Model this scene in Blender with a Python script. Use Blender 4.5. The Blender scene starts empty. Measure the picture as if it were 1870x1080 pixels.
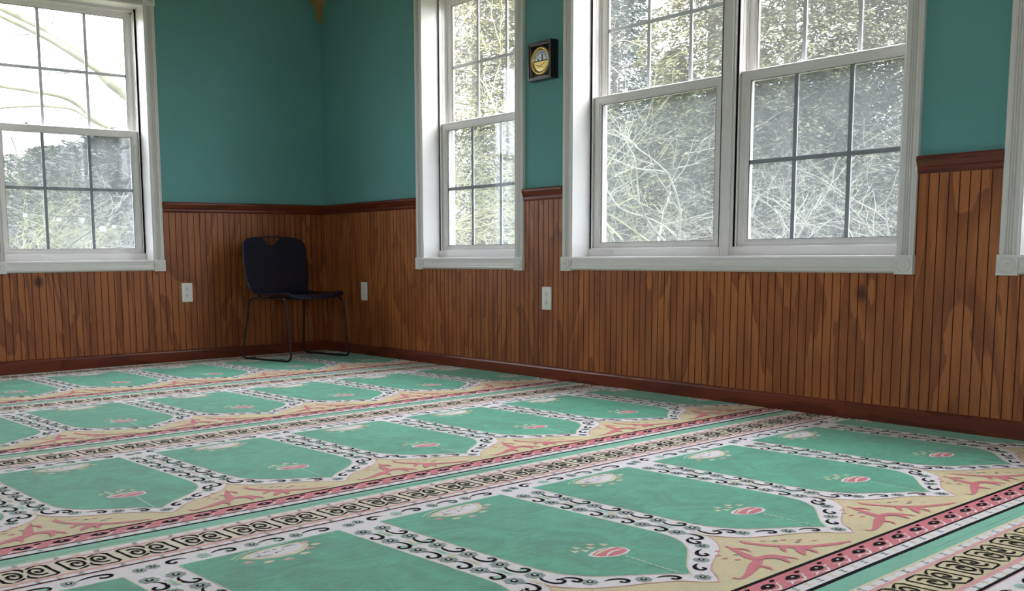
import bpy, bmesh, math, random
from mathutils import Vector, Matrix
random.seed(7)
sc = bpy.context.scene
COL = sc.collection
PI = math.pi

# ---------------------------------------------------------------- camera
CAMP = Vector((-3.6108, -6.1283, 0.6384))
YAW, PITCH, ROLL = 0.928, -0.1254, -0.0093
FPX, CX, CY = 1907.4, 809.9, 704.3
cd = bpy.data.cameras.new('camera'); cam = bpy.data.objects.new('camera', cd); COL.objects.link(cam)
fw = Vector((math.cos(PITCH)*math.cos(YAW), math.cos(PITCH)*math.sin(YAW), math.sin(PITCH)))
rt = Vector((math.sin(YAW), -math.cos(YAW), 0)); up = rt.cross(fw)
r2 = math.cos(ROLL)*rt + math.sin(ROLL)*up; u2 = -math.sin(ROLL)*rt + math.cos(ROLL)*up
M = Matrix((r2, u2, -fw)).transposed().to_4x4(); M.translation = CAMP
cam.matrix_world = M
cd.sensor_fit = 'HORIZONTAL'; cd.sensor_width = 36.0; cd.lens = 36.0*FPX/1870.0
cd.shift_x = (935-CX)/1870.0; cd.shift_y = (CY-540)/1870.0
cd.clip_start = 0.05; cd.clip_end = 300
sc.camera = cam

# ---------------------------------------------------------------- render look, world
vs = sc.view_settings
vs.view_transform = 'Standard'; vs.look = 'None'; vs.gamma = 1.0; vs.use_curve_mapping = False
vs.exposure = 1.62
sc.cycles.use_denoising = True
sc.cycles.max_bounces = 10; sc.cycles.diffuse_bounces = 6; sc.cycles.transparent_max_bounces = 24
sc.cycles.caustics_reflective = False; sc.cycles.caustics_refractive = False
sc.cycles.sample_clamp_indirect = 6.0
SKY = 3.0
W = bpy.data.worlds.new('overcast_sky'); sc.world = W; W.use_nodes = True
wn = W.node_tree; wn.nodes.clear()
wo = wn.nodes.new('ShaderNodeOutputWorld'); bg = wn.nodes.new('ShaderNodeBackground')
tc = wn.nodes.new('ShaderNodeTexCoord'); nz = wn.nodes.new('ShaderNodeTexNoise'); nz.inputs['Scale'].default_value = 1.6
nz.inputs['Detail'].default_value = 4
cr = wn.nodes.new('ShaderNodeValToRGB')
cr.color_ramp.elements[0].position = .3; cr.color_ramp.elements[0].color = (0.80, 0.88, 1.0, 1)
cr.color_ramp.elements[1].position = .7; cr.color_ramp.elements[1].color = (1, 1, 1, 1)
wn.links.new(tc.outputs['Generated'], nz.inputs['Vector']); wn.links.new(nz.outputs['Fac'], cr.inputs['Fac'])
sp = wn.nodes.new('ShaderNodeSeparateXYZ'); wn.links.new(tc.outputs['Generated'], sp.inputs[0])
def wm(op, a, b):
    m = wn.nodes.new('ShaderNodeMath'); m.operation = op
    for i, q in enumerate((a, b)):
        if hasattr(q, 'is_output'): wn.links.new(q, m.inputs[i])
        else: m.inputs[i].default_value = q
    return m.outputs[0]
# overcast sky: three times brighter overhead than at the horizon
lum = wm('MULTIPLY', wm('ADD', wm('MULTIPLY', wm('MAXIMUM', sp.outputs['Z'], 0.0), 2.0), 1.0), SKY)
wn.links.new(cr.outputs['Color'], bg.inputs['Color']); wn.links.new(lum, bg.inputs['Strength'])
wn.links.new(bg.outputs['Background'], wo.inputs['Surface'])

# ---------------------------------------------------------------- materials
class NT:
    def __init__(s, name):
        s.m = bpy.data.materials.new(name); s.m.use_nodes = True
        s.t = s.m.node_tree; s.b = s.t.nodes['Principled BSDF']; s.o = s.t.nodes['Material Output']
    def n(s, typ, **kw):
        x = s.t.nodes.new(typ)
        for k, v in kw.items():
            if k in x.inputs: x.inputs[k].default_value = v
            else: setattr(x, k, v)
        return x
    def l(s, a, b): s.t.links.new(a, b)
    def ramp(s, src, stops, interp='LINEAR'):
        r = s.t.nodes.new('ShaderNodeValToRGB'); r.color_ramp.interpolation = interp
        e = r.color_ramp.elements
        while len(e) < len(stops): e.new(0.5)
        for i, (p, c) in enumerate(stops):
            e[i].position = p; e[i].color = (*c, 1) if len(c) == 3 else c
        s.l(src, r.inputs['Fac']); return r.outputs['Color']
    def coords(s, scale=(1, 1, 1), rot=(0, 0, 0), kind='Object'):
        t = s.n('ShaderNodeTexCoord'); m = s.n('ShaderNodeMapping')
        m.inputs['Scale'].default_value = scale; m.inputs['Rotation'].default_value = rot
        s.l(t.outputs[kind], m.inputs['Vector']); return m.outputs['Vector']
    def noise(s, vec, scale, detail=3, rough=.5, dist=0):
        x = s.n('ShaderNodeTexNoise', Scale=scale, Detail=detail, Roughness=rough, Distortion=dist)
        s.l(vec, x.inputs['Vector']); return x.outputs['Fac']
    def mix(s, fac, a, b, mode='MIX'):
        x = s.n('ShaderNodeMix', data_type='RGBA', blend_type=mode)
        for sock, v in ((x.inputs['Factor'], fac), (x.inputs[6], a), (x.inputs[7], b)):
            if hasattr(v, 'is_output'): s.l(v, sock)
            else: sock.default_value = v if isinstance(v, (int, float)) else (*v, 1)
        return x.outputs[2]
    def bump(s, h, strength, dist=0.01):
        b = s.n('ShaderNodeBump', Strength=strength, Distance=dist); s.l(h, b.inputs['Height']); s.l(b.outputs['Normal'], s.b.inputs['Normal'])

def rgb(r, g, b):   # sRGB 0..255 to linear
    f = lambda c: (c/255/12.92 if c/255 <= .04045 else ((c/255+.055)/1.055)**2.4)
    return (f(r), f(g), f(b))

def simple(name, col, rough=.5, metal=0, var=.0, vscale=30, bump=0, spec=.5):
    k = NT(name); k.b.inputs['Roughness'].default_value = rough; k.b.inputs['Metallic'].default_value = metal
    k.b.inputs['Specular IOR Level'].default_value = spec
    v = k.coords(); f = k.noise(v, vscale, 4)
    c0 = tuple(c*(1-var) for c in col); c1 = tuple(min(1, c*(1+var)) for c in col)
    k.l(k.ramp(f, [(.3, c0), (.7, c1)]), k.b.inputs['Base Color'])
    if bump: k.bump(f, bump, .002)
    return k.m

def wood(name, dark, mid, light, panel=1.2, strong=1.0, rough=.42, seed=0.0, horizontal=False):
    """stained softwood ply; flame shaped grain, knots and a darker stain in blotches (all in the stain)"""
    k = NT(name)
    t = k.n('ShaderNodeTexCoord'); mp = k.n('ShaderNodeMapping'); mp.inputs['Location'].default_value = (seed, seed*.7, seed*.3)
    k.l(t.outputs['Object'], mp.inputs['Vector'])
    sx = k.n('ShaderNodeSeparateXYZ'); k.l(mp.outputs['Vector'], sx.inputs[0])
    sm = k.n('ShaderNodeMath', operation='SUBTRACT'); k.l(sx.outputs['X'], sm.inputs[0]); k.l(sx.outputs['Y'], sm.inputs[1])
    cb = k.n('ShaderNodeCombineXYZ')
    if horizontal:
        k.l(sx.outputs['Z'], cb.inputs['X']); k.l(sm.outputs[0], cb.inputs['Z'])
    else:
        k.l(sm.outputs[0], cb.inputs['X']); k.l(sx.outputs['Z'], cb.inputs['Z'])
    def sc_(v):
        m = k.n('ShaderNodeVectorMath', operation='MULTIPLY'); k.l(cb.outputs[0], m.inputs[0]); m.inputs[1].default_value = v; return m.outputs[0]
    big = k.noise(sc_((4.6, 1, .95)), 1, 4, .5, .55)             # flames
    rm = k.n('ShaderNodeMath', operation='MULTIPLY'); k.l(big, rm.inputs[0]); rm.inputs[1].default_value = 6.0
    fr = k.n('ShaderNodeMath', operation='FRACT'); k.l(rm.outputs[0], fr.inputs[0])
    flame = k.ramp(fr.outputs[0], [(0, (.92, .92, .92)), (.25, (.80, .80, .80)), (.50, (.60, .60, .60)), (.82, (.22, .22, .22)), (.96, (.10, .10, .10)), (1, (.90, .90, .90))])
    fine = k.noise(sc_((130, 1, 5)), 1, 4, .6)
    blot = k.noise(sc_((3.2, 1, 2.2)), 1, 3, .6)
    base = k.ramp(flame, [(0, dark), (.45, mid), (1, light)])
    base = k.mix(k.ramp(blot, [(.50, (0, 0, 0)), (.74, (.75*strong,)*3)]), base, tuple(c*.62 for c in mid))
    base = k.mix(.35, base, k.ramp(fine, [(.3, tuple(c*.7 for c in mid)), (.7, light)]))
    # knots
    vo = k.n('ShaderNodeTexVoronoi', Scale=1.0); k.l(sc_((2.6, 1, 1.9)), vo.inputs['Vector'])
    kn = k.ramp(vo.outputs['Distance'], [(.035, (1, 1, 1)), (.085, (0, 0, 0))])
    base = k.mix(kn, base, tuple(c*.55 for c in dark))
    # sheet to sheet tone
    st = k.n('ShaderNodeMath', operation='DIVIDE'); k.l(sm.outputs[0], st.inputs[0]); st.inputs[1].default_value = panel
    fl = k.n('ShaderNodeMath', operation='FLOOR'); k.l(st.outputs[0], fl.inputs[0])
    wnz = k.n('ShaderNodeTexWhiteNoise', noise_dimensions='1D'); k.l(fl.outputs[0], wnz.inputs['W'])
    tone = k.ramp(wnz.outputs['Value'], [(0, (.86, .82, .80)), (1, (1.12, 1.1, 1.05))])
    base = k.mix(1.0, base, tone, 'MULTIPLY')
    k.l(base, k.b.inputs['Base Color']); k.b.inputs['Roughness'].default_value = rough
    k.bump(fine, .15, .001)
    return k.m

def carpet(name, col, var=.16, sheen=.38):
    k = NT(name); t = k.n('ShaderNodeTexCoord')
    v = t.outputs['Object']
    a = k.noise(v, 7, 6, .7, 1.2); mp = k.n('ShaderNodeMapping'); mp.inputs['Scale'].default_value = (22, 70, 22); k.l(v, mp.inputs[0])
    b = k.noise(mp.outputs[0], 1, 4, .6); c = k.noise(v, 420, 2, .6)
    lo = tuple(x*(1-var) for x in col); hi = tuple(min(1, x*(1+var)) for x in col)
    base = k.mix(.45, k.ramp(a, [(.38, lo), (.62, hi)]), k.ramp(b, [(.3, lo), (.7, hi)]))
    base = k.mix(.30, base, k.ramp(c, [(.3, tuple(x*.6 for x in col)), (.7, tuple(min(1, x*1.3) for x in col))]))
    k.l(base, k.b.inputs['Base Color']); k.b.inputs['Roughness'].default_value = .95
    k.b.inputs['Specular IOR Level'].default_value = .1
    k.b.inputs['Sheen Weight'].default_value = sheen; k.b.inputs['Sheen Roughness'].default_value = .5
    k.bump(c, .5, .004)
    return k.m

def plaster(name, col):
    k = NT(name); v = k.coords()
    f = k.noise(v, 180, 3, .6); g = k.noise(v, 2.2, 3)
    k.l(k.ramp(g, [(.3, tuple(c*.96 for c in col)), (.7, tuple(c*1.04 for c in col))]), k.b.inputs['Base Color'])
    k.b.inputs['Roughness'].default_value = .75; k.b.inputs['Specular IOR Level'].default_value = .3
    k.bump(f, .15, .001); return k.m

def foliage(name, c0, c1, scale=1.2):
    k = NT(name); v = k.coords(); f = k.noise(v, scale, 4, .7); g = k.noise(v, 22, 2)
    base = k.mix(.45, k.ramp(f, [(.35, c0), (.65, c1)]), k.ramp(g, [(.3, c0), (.7, c1)]))
    k.l(base, k.b.inputs['Base Color']); k.b.inputs['Roughness'].default_value = .75
    k.b.inputs['Specular IOR Level'].default_value = .25
    return k.m

def glass_pane(name, tint=(1, 1, 1), film=0.0):
    """thin pane: see-through with a fresnel reflection and a translucent film of painted haze"""
    k = NT(name); k.t.nodes.remove(k.b)
    tr = k.n('ShaderNodeBsdfTransparent'); tr.inputs[0].default_value = (*tint, 1)
    gl = k.n('ShaderNodeBsdfGlossy'); gl.inputs['Roughness'].default_value = .02
    gm = k.n('ShaderNodeNewGeometry'); dt = k.n('ShaderNodeVectorMath', operation='DOT_PRODUCT')
    k.l(gm.outputs['Incoming'], dt.inputs[0]); k.l(gm.outputs['Normal'], dt.inputs[1])
    def mth(op, a, b=None):
        m = k.n('ShaderNodeMath', operation=op)
        for i, q in enumerate((a, b)):
            if q is None: continue
            if hasattr(q, 'is_output'): k.l(q, m.inputs[i])
            else: m.inputs[i].default_value = q
        return m.outputs[0]
    c_ = mth('ABSOLUTE', dt.outputs['Value']); w5 = mth('POWER', mth('SUBTRACT', 1.0, c_), 5.0)
    fzv = mth('ADD', mth('MULTIPLY', w5, .95), .03)
    mx = k.n('ShaderNodeMixShader'); k.l(fzv, mx.inputs[0]); k.l(tr.outputs[0], mx.inputs[1]); k.l(gl.outputs[0], mx.inputs[2])
    last = mx.outputs[0]
    if film:  # pale haze put into the glass to wash out the view
        df = k.n('ShaderNodeBsdfTranslucent'); df.inputs[0].default_value = (.9, .92, .93, 1)
        m2 = k.n('ShaderNodeMixShader')
        v = k.coords(); f = k.noise(v, 5, 4, .6)
        r = k.ramp(f, [(.3, (film*.8,)*3), (.75, (film*1.25,)*3)])
        k.l(r, m2.inputs[0]); k.l(last, m2.inputs[1]); k.l(df.outputs[0], m2.inputs[2]); last = m2.outputs[0]
    k.l(last, k.o.inputs['Surface']); return k.m

M_TEAL = plaster('teal_wall_paint', rgb(104, 160, 157))
M_CEIL = plaster('ceiling_paint', (.50, .46, .38))
M_WHITE = simple('white_trim_paint', (.76, .73, .71), .35, var=.02, vscale=12)
M_VINYL = simple('white_vinyl', (.78, .75, .73), .35, var=.02, vscale=9)
M_GRILLE = simple('white_grille_bar', (.74, .74, .78), .5, var=.03)
M_GASKET = simple('dark_gasket', (.03, .03, .03), .7)
M_WAIN = wood('stained_beadboard', rgb(100, 48, 20), rgb(146, 80, 36), rgb(182, 112, 58))
M_GROOVE = simple('dark_stained_groove', rgb(92, 42, 20), .6, var=.15)
M_TRIMW = wood('dark_stained_trim', rgb(72, 27, 15), rgb(106, 44, 24), rgb(124, 56, 32), strong=.4, rough=.34, seed=3.1, horizontal=True)
M_BRACK = simple('tan_painted_wood', rgb(168, 140, 84), .6, var=.12)
M_PANE = glass_pane('window_glass', film=.008)
M_PANE2 = glass_pane('window_glass_with_screen_haze', tint=(.80, .81, .82), film=.022)
M_PLATE = simple('white_outlet_plastic', (.80, .78, .74), .35)
M_DARK = simple('outlet_slot_dark', (.02, .02, .02), .6)
M_METAL = simple('latch_metal', (.65, .64, .62), .35, metal=.6)
M_NAVY = simple('navy_plastic_shell', rgb(15, 22, 42), .38, var=.12, vscale=3)
M_BLKMET = simple('black_steel_rod', (.015, .015, .017), .38, metal=.3)
M_EXT = simple('exterior_clapboard', (.5, .5, .5), .7)

CG = carpet('carpet_field_green', rgb(66, 164, 129), .50)
CGL = carpet('carpet_light_green', rgb(112, 190, 160), .16)
CGP = carpet('carpet_pale_green', rgb(160, 205, 180), .1)
CW = carpet('carpet_white', rgb(250, 236, 239), .08)
CC = carpet('carpet_cream', rgb(232, 218, 184), .10)
CY_ = carpet('carpet_yellow_beige', rgb(226, 206, 156), .12)
CP = carpet('carpet_pink', rgb(222, 100, 112), .12)
CPL = carpet('carpet_light_pink', rgb(232, 160, 158), .10)
CB = carpet('carpet_black', rgb(16, 16, 19), .2, sheen=.0)
CGR = carpet('carpet_grey_green', rgb(130, 146, 136), .14)
CARMATS = [CC, CG, CGL, CGP, CW, CY_, CP, CPL, CB, CGR]
CSC = carpet('carpet_scroll_cream', rgb(240, 220, 196), .08)
(I_C, I_G, I_GL, I_GP, I_W, I_Y, I_P, I_PL, I_B, I_GR) = range(10)

# ---------------------------------------------------------------- mesh helper
class MB:
    def __init__(s): s.v = []; s.f = []; s.mi = []; s.sm = []
    def add(s, vs_, fs, mi=0, smooth=False):
        o = len(s.v); s.v += [tuple(p) for p in vs_]
        for f in fs: s.f.append(tuple(i+o for i in f)); s.mi.append(mi); s.sm.append(smooth)
    def box(s, x0, x1, y0, y1, z0, z1, mi=0):
        if x0 > x1: x0, x1 = x1, x0
        if y0 > y1: y0, y1 = y1, y0
        if z0 > z1: z0, z1 = z1, z0
        s.add([(x0,y0,z0),(x1,y0,z0),(x1,y1,z0),(x0,y1,z0),(x0,y0,z1),(x1,y0,z1),(x1,y1,z1),(x0,y1,z1)],
              [(0,3,2,1),(4,5,6,7),(0,1,5,4),(1,2,6,5),(2,3,7,6),(3,0,4,7)], mi)
    def cbox(s, x0, x1, y0, y1, z0, z1, c=.002, mi=0):
        """box with chamfered edges (front edges matter)"""
        b = bmesh.new(); bmesh.ops.create_cube(b, size=1)
        for v in b.verts: v.co = Vector(((x0+x1)/2+v.co.x*abs(x1-x0), (y0+y1)/2+v.co.y*abs(y1-y0), (z0+z1)/2+v.co.z*abs(z1-z0)))
        bmesh.ops.bevel(b, geom=b.edges[:], offset=c, segments=2, affect='EDGES', profile=.7)
        s.frombm(b, mi)
    def frombm(s, b, mi=0, smooth=False):
        b.verts.index_update(); s.add([v.co[:] for v in b.verts], [[v.index for v in f.verts] for f in b.faces], mi, smooth); b.free()
    def extrude(s, prof, a, b, fn, mi=0, caps=True, smooth=False):
        """closed profile [(p,q)], swept from a to b; fn(t,p,q)->xyz"""
        n = len(prof); V = [fn(a, p, q) for p, q in prof] + [fn(b, p, q) for p, q in prof]
        F = [(i, (i+1) % n, n+(i+1) % n, n+i) for i in range(n)]
        if caps: F += [tuple(range(n))[::-1], tuple(range(n, 2*n))]
        s.add(V, F, mi, smooth)
    def tube(s, pts, rad, seg=8, mi=0, caps=True, smooth=True):
        pts = [Vector(p) for p in pts]; n = len(pts)
        if not hasattr(rad, '__len__'): rad = [rad]*n
        V = []; ref = None
        for i, p in enumerate(pts):
            t = (pts[min(i+1, n-1)]-pts[max(i-1, 0)])
            if t.length < 1e-9: t = Vector((0, 0, 1))
            t.normalize()
            if ref is None: ref = t.orthogonal().normalized()
            ref = (ref - t*ref.dot(t))
            ref = ref.normalized() if ref.length > 1e-6 else t.orthogonal().normalized()
            b = t.cross(ref)
            for k in range(seg):
                a = 2*PI*k/seg; V.append(p + (ref*math.cos(a)+b*math.sin(a))*rad[i])
        F = [(i*seg+k, i*seg+(k+1) % seg, (i+1)*seg+(k+1) % seg, (i+1)*seg+k) for i in range(n-1) for k in range(seg)]
        if caps: F += [tuple(range(seg))[::-1], tuple((n-1)*seg+k for k in range(seg))]
        s.add(V, F, mi, smooth)
    def lathe(s, prof, seg, fn, mi=0, smooth=True):
        """prof [(r,h)] ; fn(x,y,h)"""
        n = len(prof); V = []
        for r, h in prof:
            for k in range(seg):
                a = 2*PI*k/seg; V.append(fn(r*math.cos(a), r*math.sin(a), h))
        F = [(i*seg+k, i*seg+(k+1) % seg, (i+1)*seg+(k+1) % seg, (i+1)*seg+k) for i in range(n-1) for k in range(seg)]
        F.append(tuple(range(seg))[::-1]); F.append(tuple((n-1)*seg+k for k in range(seg)))
        s.add(V, F, mi, smooth)
    def build(s, name, mats, parent=None, loc=None, rot=None, fix=True):
        me = bpy.data.meshes.new(name); me.from_pydata(s.v, [], s.f)
        for m in (mats if isinstance(mats, (list, tuple)) else [mats]): me.materials.append(m)
        me.polygons.foreach_set('material_index', s.mi); me.polygons.foreach_set('use_smooth', s.sm)
        me.update()
        if fix:
            b = bmesh.new(); b.from_mesh(me); bmesh.ops.recalc_face_normals(b, faces=b.faces); b.to_mesh(me); b.free()
        o = bpy.data.objects.new(name, me); COL.objects.link(o)
        if parent: o.parent = parent
        if loc: o.location = loc
        if rot: o.rotation_euler = rot
        return o

def tag(o, label=None, cat=None, group=None, kind=None):
    if label: o['label'] = label
    if cat: o['category'] = cat
    if group: o['group'] = group
    if kind: o['kind'] = kind
    return o
def empty(name, loc=(0, 0, 0), rz=0):
    o = bpy.data.objects.new(name, None); COL.objects.link(o); o.location = loc; o.rotation_euler = (0, 0, rz)
    o.empty_display_size = .1; return o

# ================================================================= ROOM SHELL
XL, YF, ZC = -6.6, -9.0, 2.42          # room: x XL..0, y YF..0
TH = .20                                # wall thickness
OZ0, OZ1 = .617, 2.10                   # window opening heights
# openings given as (s0, s1) along each wall
BACK_OPEN = [(-2.055, -1.199)]                          # s = x
RIGHT_OPEN = [(1.139, 1.960), (2.380, 4.068), (4.492, 5.332), (6.30, 7.13)]   # s = -y
LEFT_OPEN = [(2.2, 3.02), (4.6, 6.3), (7.3, 8.12)]      # unseen side of the room
FRONT_OPEN = [(-5.2, -4.35), (-2.4, -1.55)]

def wall_mesh(name, a, b, opens, fn, label, mats=(M_TEAL,)):
    mb = MB(); s = a
    def bx(s0, s1, z0, z1):
        p0 = fn(s0, 0); p1 = fn(s1, TH); mb.box(p0[0], p1[0], p0[1], p1[1], z0, z1)
    for (o0, o1) in sorted(opens):
        bx(s, o0, 0-.02, ZC+.1); bx(o0, o1, -.02, OZ0-.02); bx(o0, o1, OZ1+.0, ZC+.1); s = o1
    bx(s, b, -.02, ZC+.1)
    return tag(mb.build(name, list(mats)), label, None, None, 'structure')
backf = lambda s, d: (s, d)
rightf = lambda s, d: (d, -s)
wall_mesh('wall_back', XL-TH, TH, BACK_OPEN, backf, 'teal painted back wall above wooden wainscot, behind the chair')
wall_mesh('wall_right', 0, -YF, RIGHT_OPEN, rightf, 'teal painted right wall with the row of windows')
wall_mesh('wall_left', 0, -YF, LEFT_OPEN, lambda s, d: (XL-d, -s), 'teal painted left wall of the hall')
wall_mesh('wall_front', XL-TH, TH, FRONT_OPEN, lambda s, d: (s, YF-d), 'teal painted wall at the near end of the hall')
mb = MB(); mb.box(XL-TH, TH, YF-TH, TH, -.12, -.020); tag(mb.build('floor', simple('floor_underlay', rgb(205, 192, 165), .95)), 'pale underlay floor beneath the patterned carpet', kind='structure')
mb = MB(); mb.box(XL-TH, TH, YF-TH, TH, ZC, ZC+.15); tag(mb.build('ceiling', M_CEIL), 'off white ceiling', kind='structure')

# crown moulding just above the frame
cpr = [(0, 2.292), (-.012, 2.292), (-.02, 2.31), (-.05, 2.345), (-.075, 2.40), (-.08, ZC), (0, ZC)]
mb = MB(); mb.extrude(cpr, XL, 0, lambda t, p, q: (t, p, q)); tag(mb.build('trim_1', M_WHITE), 'pale crown moulding along the back wall', kind='structure')
mb = MB(); mb.extrude(cpr, YF, 0, lambda t, p, q: (p, t, q)); tag(mb.build('trim_2', M_WHITE), 'pale crown moulding along the right wall', kind='structure')

# ---- wainscot: V grooved beadboard
RAILB, RAILT, BB = .905, .965, .0655
def beadboard(name, regions, pitch, off, place, par_label, kind='structure'):
    """regions: (s0,s1,z0,z1); place(s, d, z); d<0 is into the room"""
    mb = MB(); gw = .0040; gd = .0028; th = .006
    for (s0, s1, z0, z1) in regions:
        k0 = math.ceil((s0-off)/pitch); xs = [(s0, -th)]; k = k0; kinds = []
        while off+k*pitch < s1-.004:
            g = off+k*pitch + .0009*math.sin(k*2.3)
            if g > s0+.004:
                xs += [(g-gw/2, -th), (g-gw*.25, -th+gd), (g+gw*.25, -th+gd), (g+gw/2, -th)]
            k += 1
        xs.append((s1, -th))
        n = len(xs); V = [place(s, d, z0) for s, d in xs]+[place(s, d, z1) for s, d in xs]
        for i in range(n-1):
            flat = (i % 4 == 0)
            mb.add([V[i], V[i+1], V[n+i+1], V[n+i]], [(0, 1, 2, 3)], 0 if flat else 1)
        # edges closing the sheet against the wall
        for s in (s0, s1): mb.add([place(s, -th, z0), place(s, 0, z0), place(s, 0, z1), place(s, -th, z1)], [(0, 1, 2, 3)], 0)
        for z in (z0, z1): mb.add([place(s0, -th, z), place(s1, -th, z), place(s1, 0, z), place(s0, 0, z)], [(0, 1, 2, 3)], 0)
    return tag(mb.build(name, [M_WAIN, M_GROOVE], fix=False), par_label, None, None, kind)
CW_ = .063   # casing width
def regions(opens, a, b):
    out = []; s = a
    for (o0, o1) in sorted(opens):
        out.append((s, o0-CW_+.004, BB-.01, RAILB+.01)); out.append((o0-CW_+.004, o1+CW_-.004, BB-.01, .557)); s = o1+CW_-.004
    out.append((s, b, BB-.01, RAILB+.01)); return out
pb = lambda s, d, z: (s, d, z)
pr = lambda s, d, z: (d, -s, z)
pl = lambda s, d, z: (XL-d, -s, z)
pf = lambda s, d, z: (s, YF-d, z)
beadboard('wall_back_wainscot', regions(BACK_OPEN, XL, 0), .0393, -1.604, pb, 'stained wooden beadboard wainscot on the back wall')
beadboard('wall_right_wainscot', regions(RIGHT_OPEN, 0, -YF), .0364, 2.97, pr, 'stained wooden beadboard wainscot under the windows of the right wall')
beadboard('wall_left_wainscot', regions(LEFT_OPEN, 0, -YF), .0364, 2.97, pl, 'stained wooden beadboard wainscot on the left wall')
beadboard('wall_front_wainscot', regions(FRONT_OPEN, XL, 0), .0364, 0, pf, 'stained wooden beadboard wainscot on the near wall')
# chair rails
rpr = [(0, RAILB-.002), (-.008, RAILB-.002), (-.013, RAILB+.006), (-.013, RAILB+.018), (-.018, RAILB+.024), (-.024, RAILB+.040), (-.027, RAILB+.046), (-.027, RAILT-.006), (-.022, RAILT), (0, RAILT)]
def rail(name, opens, a, b, place, label):
    mb = MB(); s = a
    segs = []
    for (o0, o1) in sorted(opens): segs.append((s, o0-CW_)); s = o1+CW_
    segs.append((s, b))
    for (s0, s1) in segs: mb.extrude(rpr, s0, s1, lambda t, p, q: place(t, p, q))
    return tag(mb.build(name, M_TRIMW), label, kind='structure')
rail('trim_3', BACK_OPEN, XL, 0, pb, 'dark stained wooden chair rail on the back wall')
rail('trim_4', RIGHT_OPEN, 0, -YF, pr, 'dark stained wooden chair rail on the right wall')
rail('trim_5', LEFT_OPEN, 0, -YF, pl, 'dark stained wooden chair rail on the left wall')
rail('trim_6', FRONT_OPEN, XL, 0, pf, 'dark stained wooden chair rail on the near wall')
bpr = [(0, -.019), (-.015, -.019), (-.015, BB-.014), (-.012, BB-.006), (-.007, BB-.001), (0, BB)]
for nm, a, b, place, lab in (('baseboard_back', XL, 0, pb, 'reddish brown wooden baseboard along the back wall'), ('baseboard_right', 0, 4.20, pr, 'reddish brown wooden baseboard along the right wall'),
                        ('baseboard_left', 0, -YF, pl, 'reddish brown wooden baseboard along the left wall'), ('baseboard_front', XL, 0, pf, 'reddish brown wooden baseboard along the near wall')):
    mb = MB(); mb.extrude(bpr, a, b, lambda t, p, q: place(t, p, q))
    if nm == 'baseboard_right': mb.extrude(bpr, 4.2015, -YF, lambda t, p, q: place(t, p-.0012 if p else p, q))
    tag(mb.build(nm, M_TRIMW), lab, kind='structure')

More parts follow.
